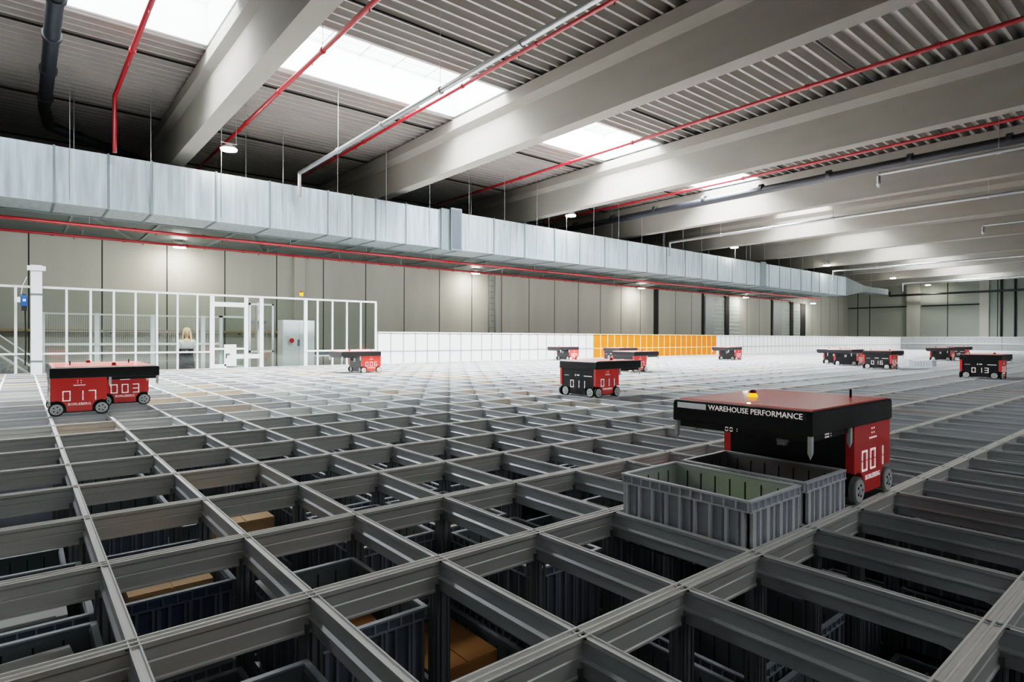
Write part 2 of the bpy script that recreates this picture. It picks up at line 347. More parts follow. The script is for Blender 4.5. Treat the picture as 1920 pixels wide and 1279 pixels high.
for k in range(13):  # fill lights added to brighten the back wall, no fixtures there
    L = bpy.data.lights.new('wall_fill_light', 'AREA'); L.shape = 'RECTANGLE'; L.size = 3.4; L.size_y = .3; L.energy = 36; L.color = (1, 1, .97)
    lo = bpy.data.objects.new('wall_fill_light', L); COL.objects.link(lo); lo.location = (-4+4.6*k, 16.2, 3.25); lo.rotation_euler = (math.radians(76), 0, 0)
# ------------------------------------------------------------------ ladder, louvres on the back wall
t = empty('wall_ladder', (16.19, YW1-.16, ZF), label='dark grey fixed ladder on the concrete back wall', cat='ladder')
MB().box(-.22, -.17, -.03, .03, 0, 10.4).box(.17, .22, -.03, .03, 0, 10.4).obj('side_rail', GALD, t)
spread_parts('rung', MB().cyl((-.17, 0, 0), (.17, 0, 0), .014, 6), GALD, t, [(0, 0, .3+.28*k) for k in range(36)])
for i, (a, b, c_, d) in enumerate(((34.5, 35.5, 36.95, 38.9), (43.95, 45.3, 46.7, 48.5))):
    t = empty('louvre_unit', (a, YW1-.12, ZF), label='pale louvred ventilation shutter on the back wall, %s one' % ('nearer' if i == 0 else 'farther'), cat='louvre')
    MB().box(0, b-a, 0, .1, 0, 9.1).obj('grey_panel', GPAN, t)
    s = MB()
    for x0, x1 in ((b-a, c_-a-.05), (c_-a+.45, d-a)):
        s.box(x0, x1, .02, .1, 0, 9.1)
        for k in range(14): s.add([(x0, .0, 5.2+.28*k), (x1, .0, 5.2+.28*k), (x1, .06, 5.42+.28*k), (x0, .06, 5.42+.28*k)], [(0, 1, 2, 3)])
    s.obj('slat', LOUV, t)
    MB().box(c_-a-.05, c_-a+.45, -.06, .1, 0, 9.2).obj('dark_post', DARK, t)
trim(MB().box(48.6, 49.5, YW1-.1, YW1, ZF, 3.75), DARK)
t = empty('reflection_streak', (-9, YW1-.28, .95), label='added tan reflection tray along the back wall behind the glass partition', cat='streak')  # tan strip added in place of an orange reflection in the glass
MB().box(0, 16.4, 0, .25, 0, .015).box(0, 16.4, 0, .015, 0, .09).box(0, 16.4, .235, .25, 0, .09).obj('streak', TAN, t)
spread_parts('bracket', MB().box(0, .06, 0, .25, -.05, 0), GALD, t, [(.5+1.9*k, 0, 0) for k in range(9)])

# ------------------------------------------------------------------ storage grid
grid = empty('storage_grid', (0, 0, 0), label='aluminium storage grid of crossing rails covering the whole hall', cat='grid')
I0, I1, J0, J1 = -6, 112, -6, 21
RH = .115
def railpoly(h, kind):
    if kind == 'A':   # double track
        return [(-.027, 0), (-.021, 0), (-.019, -.006), (-.004, -.006), (-.003, 0), (.003, 0), (.004, -.006), (.019, -.006), (.021, 0), (.027, 0), (.027, -.014),
                (.016, -.022), (.016, -.052), (.013, -.056), (.016, -.06), (.016, -.104), (.02, -.108), (.02, -h), (-.02, -h), (-.02, -.108), (-.016, -.104), (-.016, -.06), (-.013, -.056), (-.016, -.052), (-.016, -.022), (-.027, -.014)]
    return [(-.014, -.0012), (-.010, -.0012), (-.008, -.006), (.008, -.006), (.010, -.0012), (.014, -.0012), (.014, -.014), (.008, -.02), (.008, -.058), (.017, -.066), (.017, -.071), (.008, -.076), (.008, -h),
            (-.008, -h), (-.008, -.076), (-.017, -.071), (-.017, -.066), (-.008, -.058), (-.008, -.02), (-.014, -.014)]
PA = railpoly(RH, 'A'); PB = railpoly(RH, 'B')
mA = MB().prism('x', PA, I0*CA-.1, I1*CA+.1).mesh('long_rail', [ALUX, ALUT])
mB = MB().prism('y', PB, J0*CB-.1, J1*CB+.1).mesh('cross_rail', [ALU, ALUT])
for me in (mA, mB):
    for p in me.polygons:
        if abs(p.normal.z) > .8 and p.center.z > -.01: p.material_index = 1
for j in range(J0, J1+1):
    o = bpy.data.objects.new('long_rail', mA); COL.objects.link(o); o.parent = grid; o.location = (0, j*CB, 0)
rest = MB()
for i in range(I0, I1+1):
    if i-I0 < 100:
        o = bpy.data.objects.new('cross_rail', mB); COL.objects.link(o); o.parent = grid; o.location = (i*CA, 0, 0)
    else: rest.prism('y', [(p[0]+i*CA, p[1]) for p in PB], J0*CB-.1, J1*CB+.1)
tag(rest.obj('distant_cross_rail', ALU, grid), kind='stuff')
yaw = .8779
def camspace(x, y):
    dx, dy = x-CAM.x, y-CAM.y; return dx*math.cos(yaw)+dy*math.sin(yaw), dx*math.sin(yaw)-dy*math.cos(yaw), math.hypot(dx, dy)
# posts under the nodes
pm = MB()
w = .029
pm.box(-w, w, -.008, .008, -5.38, -RH).box(-.008, .008, -w, w, -5.38, -RH)
for sx in (-1, 1):
    for sy in (-1, 1):
        pm.box(sx*w, sx*(w-.012), sy*w, sy*(w-.005), -5.38, -RH+.03).box(sx*w, sx*(w-.005), sy*w, sy*(w-.012), -5.38, -RH+.03)
postme = pm.mesh('grid_post', POSTM)
nodes = []
for i in range(I0, 40):
    for j in range(J0, J1):
        D, R_, dist = camspace(i*CA, j*CB)
        if D > -.2 and abs(R_) < D*1.05+1.0: nodes.append((dist, i, j))
nodes.sort()
for d, i, j in nodes[:100]:
    o = bpy.data.objects.new('grid_post', postme); COL.objects.link(o); o.parent = grid; o.location = (i*CA, j*CB, 0)
rest = MB()
for d, i, j in nodes[100:260]: rest.box(i*CA-.028, i*CA+.028, j*CB-.028, j*CB+.028, -5.38, -RH)
tag(rest.obj('distant_grid_post', POSTM, grid), kind='stuff')
# corner gussets and screws at the near nodes
g = MB()
for d, i, j in nodes[:100]:
    x, y = i*CA, j*CB
    for sx in (-1, 1):
        g.add([(x+sx*.009, y+.03, -.03), (x+sx*.009, y+.12, -.113), (x+sx*.009, y+.03, -.14), (x+sx*.012, y+.03, -.03), (x+sx*.012, y+.12, -.113), (x+sx*.012, y+.03, -.14)],
              [(0, 1, 2), (3, 5, 4), (0, 3, 4, 1), (1, 4, 5, 2), (2, 5, 3, 0)])
    for sx, sy in ((-1, -1), (1, 1)): g.cyl((x+sx*.018, y+sy*.035, -.002), (x+sx*.018, y+sy*.035, .0008), .005, 8, 1)
tag(g.obj('node_gusset', [ALU, SEAM], grid), kind='stuff')
# low side skirt closing the grid's edges
MB().box(I0*CA-.1, I1*CA+.1, J1*CB+.0, J1*CB+.03, -5.38, -.02).box(I1*CA, I1*CA+.03, J0*CB, J1*CB, -5.38, -.02).obj('edge_skirt', GPAN, grid)

# ------------------------------------------------------------------ bins
BWX, BWY, BH = .215, .322, .325
def bin_mesh(inner=1):
    b = MB(); t = .008; ox, oy = BWX-.014, BWY-.014
    b.box(-ox, ox, -oy, oy, 0, .008, 1)
    for s in (-1, 1):
        b.box(s*ox, s*(ox-t), -oy, oy, 0, BH-.006, 0); b.box(-ox, ox, s*oy, s*(oy-t), 0, BH-.006, 0)
        # inner skin with dark panel gaps
        b.box(s*(ox-t), s*(ox-t-.003), -oy+t, oy-t, .008, BH-.012, 1); b.box(-ox+t, ox-t, s*(oy-t), s*(oy-t-.003), .008, BH-.012, 1)
        n = 8
        for k in range(1, n): y = -oy+2*oy*k/n; b.box(s*(ox-t-.003), s*(ox-t-.0045), y-.003, y+.003, .02, BH-.03, 2)
        for k in range(1, 5): x = -ox+2*ox*k/5; b.box(x-.003, x+.003, s*(oy-t-.003), s*(oy-t-.0045), .02, BH-.03, 2)
        # outer ribs
        for k in range(9):
            y = -oy+.02+(2*oy-.04)*k/8; b.box(s*ox, s*BWX, y-.006, y+.006, .01, BH-.045, 3)
            if k in (0, 1, 3, 5, 7): b.box(s*ox, s*(BWX-.003), y+.020, y+.032, .01, BH-.045)
        for k in range(8):
            x = -ox+.01+(2*ox-.02)*k/7; b.box(x-.005, x+.005, s*oy, s*BWY, .01, BH-.045, 3)
            if k in (0, 2, 4, 6): b.box(x+.012, x+.026, s*oy, s*(BWY-.003), .01, BH-.045, 3)
    return b
def rim_mesh():
    b = MB(); ox, oy = BWX-.014, BWY-.014
    for z0, z1 in ((BH-.008, BH), (BH-.046, BH-.04)):
        for s in (-1, 1): b.box(s*(ox-.006), s*BWX, -BWY, BWY, z0, z1).box(-BWX, BWX, s*(oy-.006), s*BWY, z0, z1)
    for s in (-1, 1):
        b.box(s*ox, s*(BWX-.008), -BWY+.01, BWY-.01, BH-.04, BH-.008, 1); b.box(-BWX+.01, BWX-.01, s*oy, s*(BWY-.008), BH-.04, BH-.008, 1)
        for k in range(13): y = -BWY+.012+(2*BWY-.024)*k/12; b.box(s*ox, s*BWX, y-.003, y+.003, BH-.04, BH-.008)
        for k in range(9): x = -BWX+.012+(2*BWX-.024)*k/8; b.box(x-.003, x+.003, s*oy, s*BWY, BH-.04, BH-.008)
    return b
bodyG = bin_mesh().mesh('bin_body', [BINM, BINI, BIND, BINR]); rimG = rim_mesh().mesh('rim', [BINR, BINM])
BINID = mat('bin_inside_shaded', '#a8a1a1', .5)  # darker inside copy, the robot's shade put into the colour
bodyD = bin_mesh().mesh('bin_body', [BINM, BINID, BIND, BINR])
bodyB = bin_mesh().mesh('bin_body', [BINB, BINI, BIND, BINM]); rimB = rim_mesh().mesh('rim', [BINB, GALD])
BRN = mat('bin_inside_brown', '#6b4030', .5); bodyR = bin_mesh().mesh('bin_body', [BINB, BRN, BIND, BINR])
def add_bin(x, y, z, label, group=None, body=None, rim=None, rz=0.):
    t = empty('storage_bin', (x, y, z), rz, label=label, cat='bin', group=group)
    for n, me in (('bin_body', body or bodyG), ('rim', rim or rimG)):
        o = bpy.data.objects.new(n, me); COL.objects.link(o); o.parent = t
    return t
cc = lambda i, j: ((i+.5)*CA, (j+.5)*CB)
CBM = mat('shaded_bin_plastic', '#6a717b', .45, 0, .06, 3); CBR = mat('shaded_bin_rib', '#868d96', .42); CBI = mat('shaded_bin_inside', '#737b7c', .5, 0, .06, 3); CBT = mat('shaded_bin_rim', '#a5abb0', .4)  # darker copies of the bin tones, shade below the rails painted in
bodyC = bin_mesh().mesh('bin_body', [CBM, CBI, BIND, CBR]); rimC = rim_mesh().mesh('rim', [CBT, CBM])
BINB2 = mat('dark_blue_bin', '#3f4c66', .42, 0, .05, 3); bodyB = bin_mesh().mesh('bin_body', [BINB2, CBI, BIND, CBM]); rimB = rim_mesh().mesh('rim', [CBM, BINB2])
x, y = cc(2, -1); add_bin(x, y, .178-BH, 'light grey plastic bin raised above the grid, front one with lime green content', body=bodyG)
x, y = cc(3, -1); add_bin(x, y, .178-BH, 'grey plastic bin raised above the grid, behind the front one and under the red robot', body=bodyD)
add_bin(20.2, 4.12, .16-BH, 'small distant grey bin standing on the grid between black robots')
x, y = cc(2, -1)
ft = MB(); rr = random.Random(3); N = 14
vs = [(-.17+.34*a/N, -.27+.54*b_/N, .03*math.sin(a*1.3+b_*.7)+rr.uniform(-.006, .006)) for b_ in range(N+1) for a in range(N+1)]
ft.add(vs, [(b_*(N+1)+a, b_*(N+1)+a+1, (b_+1)*(N+1)+a+1, (b_+1)*(N+1)+a) for b_ in range(N) for a in range(N)], 0, True)
o = ft.obj('foil_package', LIME); o.location = (x, y-.03, .035); o.scale = (.8, .75, 1); tag(o, 'crumpled lime green package inside the front raised bin', 'package')

def carton(x, y, z, sx, sy, sz, rz, label, m=CARD, open_=False):
    t = empty('cardboard_box', (x, y, z), rz, label=label, cat='box')
    MB().box(-sx, sx, -sy, sy, 0, sz).obj('box_body', m, t, .004)
    MB().box(-sx-.0008, sx+.0008, -.025, .025, -.0, sz+.001).obj('tape_strip', CARDL if m is CARD else CARD, t)
    f = MB().box(-sx, -.004, -sy, sy, sz, sz+.004).box(.004, sx, -sy, sy, sz, sz+.004); f.obj('flap', m, t)
levels = {(-2, -1): 0, (-1, 0): 0, (0, 0): 1, (0, 1): 0, (-3, -1): 0, (-2, -2): 0, (-1, -1): 1, (0, -1): 2, (1, 0): 0, (1, 1): 0, (1, -1): 1, (2, 0): 1, (2, -2): 1, (1, -2): 1, (3, -2): 2, (3, -3): 1, (2, -3): 2,
          (4, -2): 2, (-3, 0): 0, (-3, 1): 0, (-2, 0): 1, (-2, 1): 0, (-1, 1): 2, (0, -2): 2, (0, 2): 0, (5, -2): 0}
cells = []
for i in range(-4, 16):
    for j in range(-3, 10):
        x, y = cc(i, j); D, R_, dist = camspace(x, y)
        if D > .15 and abs(R_) < D*.95+.6 and dist < 6.3: cells.append((dist, i, j, x, y))
cells.sort(); cnt = 0
for dist, i, j, x, y in cells:
    if (i, j) in ((2, -1), (3, -1)): L = 1
    else: L = levels.get((i, j), rnd.choice((0, 0, 0, 1, 1, 2)))
    n = 4-L if dist < 3.4 else (2 if dist < 4.8 else 1)
    for q in range(n):
        if cnt >= 290: break
        cnt += 1
        z = -.185-BH-(L+q)*(BH+.006)
        blue = rnd.random() < .22
        if q == 0 and (i, j) == (1, -2): bd_, rm = bodyR, rimC
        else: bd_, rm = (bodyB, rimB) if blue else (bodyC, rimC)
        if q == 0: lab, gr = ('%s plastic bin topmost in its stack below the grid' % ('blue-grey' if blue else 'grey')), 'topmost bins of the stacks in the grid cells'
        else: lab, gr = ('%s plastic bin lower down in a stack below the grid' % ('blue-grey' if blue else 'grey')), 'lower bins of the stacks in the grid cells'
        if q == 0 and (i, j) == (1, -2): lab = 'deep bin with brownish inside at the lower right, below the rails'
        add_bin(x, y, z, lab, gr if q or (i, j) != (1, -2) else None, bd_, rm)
far = MB(); rf = random.Random(5); near = {(c[1], c[2]) for c in cells}
for i in range(I0, I1):
    for j in range(J0, J1):
        if (i, j) in near: continue
        x, y = cc(i, j); z = -.2-rf.choice((0, 0, 1, 2))*.33
        far.box(x-BWX, x+BWX, y-BWY, y+BWY, -5.3, z)
        if z > -.3: far.box(x-BWX+.02, x+BWX-.02, y-BWY+.02, y+BWY-.02, z, z+.004, rf.choice((1, 1, 2)))
tag(far.obj('distant_storage_bins', [BINM, BINI, CARDL]), 'mass of grey storage bins in the far cells of the grid', 'bins', kind='stuff')
zt = -.185-BH
def inbin(i, j, dz=.1): x, y = cc(i, j); return x, y, zt-levels.get((i, j), 0)*(BH+.006)+dz
x, y, z = inbin(-2, -1); carton(x-.03, y-.05, z, .12, .19, .10, .1, 'brown cardboard box in the bin lower left, left of the centre rails'); carton(x+.04, y+.245, z, .12, .05, .08, 0, 'narrow brown carton behind the big box in the lower left bin')
x, y, z = inbin(-1, 0); carton(x, y-.03, z, .13, .2, .11, -.12, 'brown cardboard box in the bin left of picture centre'); carton(x-.01, y+.25, z, .13, .045, .07, .0, 'thin brown carton beside the box left of centre')
x, y, z = inbin(0, 1, .06); carton(x+.02, y, z, .12, .2, .12, .15, 'small brown box in a bin near the picture centre')
x, y, z = inbin(-3, -1); carton(x, y-.1, z, .17, .14, .14, .05, 'light printed cardboard box in the bin at the bottom left corner', CARDL); carton(x, y+.17, z, .16, .1, .1, 0, 'brown cardboard box in the bin at the bottom left corner')
x, y, z = inbin(-2, -2, .2); carton(x+.05, y+.1, z, .12, .17, .11, 0, 'flat tan carton filling the bin at the bottom edge', CARDL)
x, y, z = inbin(-1, -1, .2); carton(x, y+.1, z, .15, .15, .11, 0, 'tan carton level with its bin rim below the centre left node', CARDL)
x, y, z = inbin(0, 0, .2); carton(x, y, z, .16, .2, .1, 0, 'brown carton filling a lower bin left of the centre node')
x, y, z = inbin(1, 1, .14); carton(x+.05, y-.12, z, .07, .1, .08, .3, 'pale yellow packet lying in a bin right of centre', YEL)
x, y, z = inbin(-2, 1, .2); carton(x, y, z, .15, .22, .11, 0, 'tan carton peeking out between left rails', CARDL)
x, y, z = inbin(-1, 3, .2) if False else (cc(-1, 2)[0], cc(-1, 2)[1], zt+.2)
carton(x, y, z, .15, .22, .11, 0, 'tan carton in a mid-left cell under the rails', CARDL)
x, y, z = inbin(-3, 0, .28)
o = MB().box(-.16, .16, -.25, .25, 0, .01).box(-.15, .1, -.2, .22, .01, .02).box(-.1, .16, -.24, .1, .02, .028).obj('paper_sheets', PAPER); o.location = (x, y, z); o.rotation_euler.z = .1; tag(o, 'white sheets of paper on a bin at the left edge', 'paper')
x, y, z = inbin(-3, 1, .28)
o = MB().box(-.16, .16, -.2, .25, 0, .01).box(-.1, .12, -.22, .2, .01, .022).obj('paper_sheets', PAPER); o.location = (x, y, z); o.scale = (.9, .9, 1); tag(o, 'crumpled white papers in a bin at the left edge, farther back', 'paper')

# ------------------------------------------------------------------ robots
SEG = {'0': 'abcdef', '1': 'bc', '2': 'abged', '3': 'abgcd', '4': 'fgbc', '5': 'afgcd', '6': 'afgedc', '7': 'abc', '8': 'abcdefg', '9': 'abcdfg'}
def digits(mb, txt, o, u, v, n, h=.105, w=.068, gap=.04, t=.010):
    o, u, v, n = map(Vector, (o, u, v, n)); tot = len(txt)*w+(len(txt)-1)*gap
    def bar(x0, x1, y0, y1):
        P = []
        for dz in (0, .002):
            for a, b in ((x0, y0), (x1, y0), (x1, y1), (x0, y1)): P.append(o+u*a+v*b+n*dz)
        mb.add(P, [(0, 3, 2, 1), (4, 5, 6, 7), (0, 1, 5, 4), (1, 2, 6, 5), (2, 3, 7, 6), (3, 0, 4, 7)])
    for k, ch in enumerate(txt):
        x = -tot/2+k*(w+gap); S = SEG[ch]; e = .003
        if 'a' in S: bar(x+e, x+w-e, h-t, h)
        if 'g' in S: bar(x+e, x+w-e, h/2-t/2, h/2+t/2)
        if 'd' in S: bar(x+e, x+w-e, 0, t)
        if 'f' in S: bar(x, x+t, h/2+e, h-e)
        if 'e' in S: bar(x, x+t, e, h/2-e)
        if 'b' in S: bar(x+w-t, x+w, h/2+e, h-e)
        if 'c' in S: bar(x+w-t, x+w, e, h/2-e)
TX_SMALL = text_mesh('BORLEBERG', .035, .19)
TX_WARE = text_mesh('WAREHOUSE PERFORMANCE', .036, .46)
def side_panel(s):
    # red side plate with wheel arches; s = -1 / +1 is the y side
    r = .082; pts = [(-.24, .385), (.236, .385)]
    def arch(cx, sgn):
        a = []
        for k in range(9):
            th = PI/2*(k/8); a.append((cx, th))
        return a
    # right arch then left arch
    cxr, cxl, cz = .19, -.19, .068
    pts = [(-.24, .385), (-.24, cz+.088)]
    for k in range(9):
        th = PI*.62-(PI*.62)*k/8; pts.append((cxl+r*math.cos(th), cz+r*math.sin(th)+.004))
    pts += [(cxl+r, .042), (cxr-r, .042)]
    for k in range(9):
        th = PI-(PI*.62)*k/8; pts.append((cxr+r*math.cos(th), cz+r*math.sin(th)+.004))
    pts += [(.236, cz+.088), (.236, .385)]
    return MB().prism('y', pts, s*.305, s*.345)
SP = {s: side_panel(s).mesh('side_panel', RED) for s in (-1, 1)}
ch = MB().box(-.205, .20, -.303, .303, .035, .39).box(-.236, -.205, -.303, .303, .12, .385).box(-.236, -.205, -.15, .15, .03, .12)
ch.box(.20, .236, -.303, .303, .12, .385).box(.20, .236, -.15, .15, .03, .12).box(-.20, .20, -.335, .335, .03, .07)
CHM = ch.mesh('chassis', BLK)
def wheel_meshes(tyre, n=28):
    t = MB().cyl((0, 0, 0), (0, -.026, 0), .067, n); h = MB().cyl((0, -.024, 0), (0, -.031, 0), .055, n)
    for k in range(5): a = 2*PI*k/5; h.cyl((.027*math.cos(a), -.0305, .027*math.sin(a)), (.027*math.cos(a), -.0325, .027*math.sin(a)), .007, 8, 1)
    h.cyl((0, -.03, 0), (0, -.036, 0), .012, 10)
    return t.mesh('wheel', tyre), h.mesh('hub', [HUB, SEAM])
WHB = wheel_meshes(RUB); WHG = wheel_meshes(HUBG)
cv = MB().prism('y', [(-.245, .385), (.72, .385), (.72, .478), (.705, .492), (-.235, .492), (-.245, .478)], -.354, .354)
COVM = cv.mesh('top_cover', BLKS)
TOPM = MB().prism('y', [(-.215, .4925), (.69, .4925), (.67, .4985), (-.20, .4985)], -.34, .34).mesh('red_lid', REDT)
UNDM = MB().box(.245, .69, -.33, .33, .355, .385).mesh('lift_frame', BLK)
bc = MB().cyl((0, 0, 0), (0, 0, .01), .026, 16, 0).cyl((0, 0, .01), (0, 0, .022), .02, 16, 0); BEAM_ = bc.mesh('beacon', ORL)
BEAMD = bc.mesh('beacon', DRED)
BCAP = MB().ball((0, 0, .024), .021, .021, .014, 0, 14, 8).mesh('beacon_cap', DRED)
ANT = MB().cyl((0, 0, 0), (0, 0, .045), .006, 8).mesh('antenna', RUB)
PIN = MB().box(-.012, .012, -.008, .008, -.075, 0).add([(-.012, -.008, -.075), (.012, -.008, -.075), (.012, .008, -.075), (-.012, .008, -.075), (0, 0, -.105)], [(0, 1, 4), (1, 2, 4), (2, 3, 4), (3, 0, 4)]).mesh('guide_pin', WHT)
BRK = MB().box(0, .02, -.03, .03, .265, .33).box(0, .03, -.022, .022, .25, .268).box(.02, .026, -.012, .012, .27, .32).mesh('sensor_bracket', WHT)
CAMS = MB().cyl((.0, .0, 0), (.012, 0, 0), .035, 18).mesh('camera_port', RUB)
def robot(num, x, y, flip, label, tyre=WHB, full=False):
    t = empty('storage_robot', (x, y, 0.001), PI if flip else 0., label=label, cat='robot', group='red and black storage robots')
    def part(n, me, loc=(0, 0, 0), par=None, rz=0.):
        o = bpy.data.objects.new(n, me); COL.objects.link(o); o.parent = par or t; o.location = loc; o.rotation_euler.z = rz; return o
    part('chassis', CHM); part('side_panel', SP[-1]); part('side_panel', SP[1])
    c = part('top_cover', COVM); b = c.modifiers.new('b', 'BEVEL'); b.width = .006; b.segments = 2; b.limit_method = 'ANGLE'
    part('red_lid', TOPM); part('lift_frame', UNDM)
    for sx in (-1, 1):
        for sy in (-1, 1):
            w_ = part('wheel', tyre[0], (sx*.19, sy*.325, .067), rz=0 if sy < 0 else PI); part('hub', tyre[1], par=w_)
            w_ = part('wheel', tyre[0], (sx*.212, sy*.235, .067), rz=(-PI/2 if sx < 0 else PI/2)); part('hub', tyre[1], par=w_)
    bz = part('beacon', BEAM_ if full else BEAMD, (.32, -.13, .498)); part('beacon_cap', BCAP, par=bz)
    part('antenna', ANT, (-.05, .22, .498))
    for px, py in ((.70, -.34), (.70, .34), (.265, -.335), (.265, .335)): part('guide_pin', PIN, (px, py, .385))
    part('sensor_bracket', BRK, (.236, 0, 0)); part('camera_port', CAMS, (.236, -.19, .30))
    for s in (-1, 1):
        n = Vector((0, s, 0)); u = Vector((-s, 0, 0)); m = MB(); o = Vector((0, s*.3455, 0)); v = Vector((0, 0, 1))
        digits(m, num, o+v*.150, u, v, n); m.obj('number_display', MARK, t)
        m = MB(); put_text(m, TX_SMALL, o+v*.115, u, v, n); m.obj('small_lettering', MARK, t); m = MB()
        for a, b_ in ((-.014, .335), (.014, .335), (-.014, .357), (.014, .357)):
            p = o+u*a+v*b_; m.cyl(p, p+n*.0015, .005, 8)
        m.add([o+u*a+v*b_+n*.001 for a, b_ in ((-.05, .306), (.05, .306), (.05, .314), (-.05, .314))], [(0, 1, 2, 3)])
        m.obj('logo', MARK, t)
    o = Vector((-.2365, 0, 0)); u = Vector((0, -1, 0)); v = Vector((0, 0, 1)); n = Vector((-1, 0, 0)); m = MB()
    digits(m, num, o+v*.12, u, v, n, t=.012); m.obj('number_display', MARK, t)
    m = MB()
    for a, b_, c0, c1 in ((-.26, -.17, .285, .290), (.12, .27, .283, .294), (-.05, -.035, .28, .31), (-.015, .035, .287, .305)):
        m.add([o+u*p+v*q+n*.001 for p, q in ((a, c0), (b_, c0), (b_, c1), (a, c1))], [(0, 1, 2, 3)])
    m.obj('logo', MARK, t)
    if full:   # lettering band on the overhanging edge, seen on the nearest robot
        o = Vector((.7205, 0, 0)); u = Vector((0, 1, 0)); n = Vector((1, 0, 0))
        m = MB(); m.box(.7202, .7208, -.33, .33, .452, .484); m.obj('lettering_strip', mat('strip_black', '#0d0d0f', .15, coat=1.), t)
        m = MB(); put_text(m, TX_WARE, o+u*.085+v*.468+n*.001, u, v, n)
        m.obj('lettering', MARK, t)
        MB().box(.7205, .7212, -.325, -.16, .454, .482).obj('glare_strip', mat('glare_strip', '#e8eaee', .3, emis=.12), t)  # glare on the cover edge painted as a pale glowing strip
        m = MB(); digits(m, num, Vector((.6905, -.04, .359)), u, v, n, h=.02, w=.016, gap=.008, t=.003); m.obj('small_number', MARK, t)
        m = MB(); digits(m, num, Vector((.50, .3305, .359)), Vector((-1, 0, 0)), v, Vector((0, 1, 0)), h=.02, w=.016, gap=.008, t=.003); m.obj('small_number', MARK, t)
        m = MB(); m.cyl((.655, .03, .4985), (.655, .03, .503), .008, 10); m.obj('status_light', emat('status_led', '#fff2c0', 8), t)
    return t
cx = lambda i, j: cc(i, j)
robot('001', *cc(4, -1), True, 'large red and black robot numbered 001 in the right foreground beside two raised bins', WHG, True)
robot('017', *cc(-2, 8), False, 'red robot numbered 017, nearer one of the pair at the left')
robot('003', *cc(-1, 9), True, 'red robot numbered 003, behind robot 017 at the left')
robot('006', *cc(10, 15), True, 'small red robot numbered 006 in front of the end of the glass partition')
robot('011', *cc(10, 5), False, 'black and red robot numbered 011 in the middle distance')
robot('007', *cc(21, 10), False, 'robot with long black cover directly behind robot 011')
robot('012', 14.35, 11.35, False, 'robot whose cover shows against the orange panels behind two others')
robot('004', *cc(30, 19), True, 'distant robot with red side left of the orange panels')
robot('008', *cc(41, 14), True, 'distant robot at the right end of the orange panels')
robot('002', 18.62, 5.62, True, 'nearer of two adjoining black robots left of robot 016')
robot('009', 19.58, 6.34, True, 'farther of two adjoining black robots left of robot 016')
robot('016', 16.98, 4.2, False, 'black robot numbered 016 between two dark robots and a lone bin')
robot('005', 26.3, 5.15, True, 'distant black robot left of the farthest robot at the right')
robot('015', 30.1, 5.55, False, 'farthest robot at the right, partly behind another one')
robot('013', 14.38, 1.4, False, 'black robot numbered 013 at the right edge')

# ------------------------------------------------------------------ low panel walls along the grid
FY = J1*CB+.05
def panelwall(x0, x1, n, label, pm_, gm, name, axis='x', fixed=FY, ztop=1.0):
    t = empty(name, (x0, fixed, 0) if axis == 'x' else (fixed, x0, 0), label=label, cat='panel wall')
    if axis == 'y': t.rotation_euler.z = -PI/2
    L = x1-x0; p = L/n
    for k in range(n):
        a = k*p
        MB().box(a+.02, a+p-.02, 0, .02, -.03, .375).box(a+.02, a+p-.02, 0, .02, .405, ztop-.03).obj('panel', pm_, t)
    spread_parts('mullion', MB().box(-.02, .02, -.006, .03, -.03, ztop-.03), gm, t, [(k*p, 0, 0) for k in range(n+1)])
    MB().box(0, L, -.03, .05, ztop-.03, ztop).obj('top_rail', WHT if gm is not ORG else ORG, t)
    MB().box(0, L, -.012, .03, .375, .405).obj('middle_rail', gm, t)
panelwall(7.4, 17.28, 22, 'white low panel wall left of the orange section', WPAN, WGAP, 'white_panel_wall')
panelwall(17.28, 26.64, 21, 'orange low panel wall along the far side of the grid', ORP, ORG, 'orange_panel_wall')
panelwall(26.64, 54.1, 61, 'white low panel wall right of the orange section', WPAN, WGAP, 'white_panel_wall')
t = empty('end_panel_wall', (54.15, 15.1, 0), -PI/2, label='grey low panel wall closing the far end of the grid', cat='panel wall')
for k in range(40): MB().box(k*.5+.01, k*.5+.49, 0, .02, -.03, .97).obj('panel', GPAN, t)
MB().box(0, 20, -.03, .05, .97, 1.0).obj('top_rail', WHT, t); MB().box(0, 20, -.05, -.01, .46, .5).obj('hand_rail', WHT, t)

# ------------------------------------------------------------------ glass partition
gp = empty('glass_partition', (0, FY, 0), label='tall white framed glass partition at the left end of the grid', cat='partition')
posts = [(-3.6, .05), (-2.45, .05), (-1.27, .05), (-.38, .045), (.07, .045), (.52, .045), (.96, .045), (1.41, .045), (1.86, .045), (2.31, .045), (2.66, .11), (3.5, .1), (3.9, .1), (5.12, .1), (5.47, .05), (5.92, .045), (6.37, .045), (6.82, .045), (7.32, .06)]
for x, w in posts: MB().box(x-w/2, x+w/2, -.03, .03, -.05, 1.9).obj('frame_post', WHT, gp)
MB().box(-3.6, 7.34, -.03, .03, 1.89, 1.94).obj('top_rail', WHT, gp)
MB().box(-3.6, 2.6, -.05, .0, .41, .45).box(5.12, 7.34, -.05, .0, .40, .45).obj('middle_rail', WHT, gp)
MB().box(-3.6, 7.34, -.04, .04, -.06, .0).obj('bottom_rail', WHT, gp)
for a, b in zip(posts, posts[1:]):
    if a[0] in (3.5,): continue
    MB().box(a[0]+a[1]/2, b[0]-b[1]/2, -.004, .004, 0, 1.89).obj('pane', GLASS, gp)
MB().box(2.72, 3.45, -.02, .02, 1.62, 1.74).box(2.72, 3.45, -.02, .02, .48, .53).box(2.72, 3.0, -.03, .03, .0, .1).obj('lintel_bar', WHT, gp)
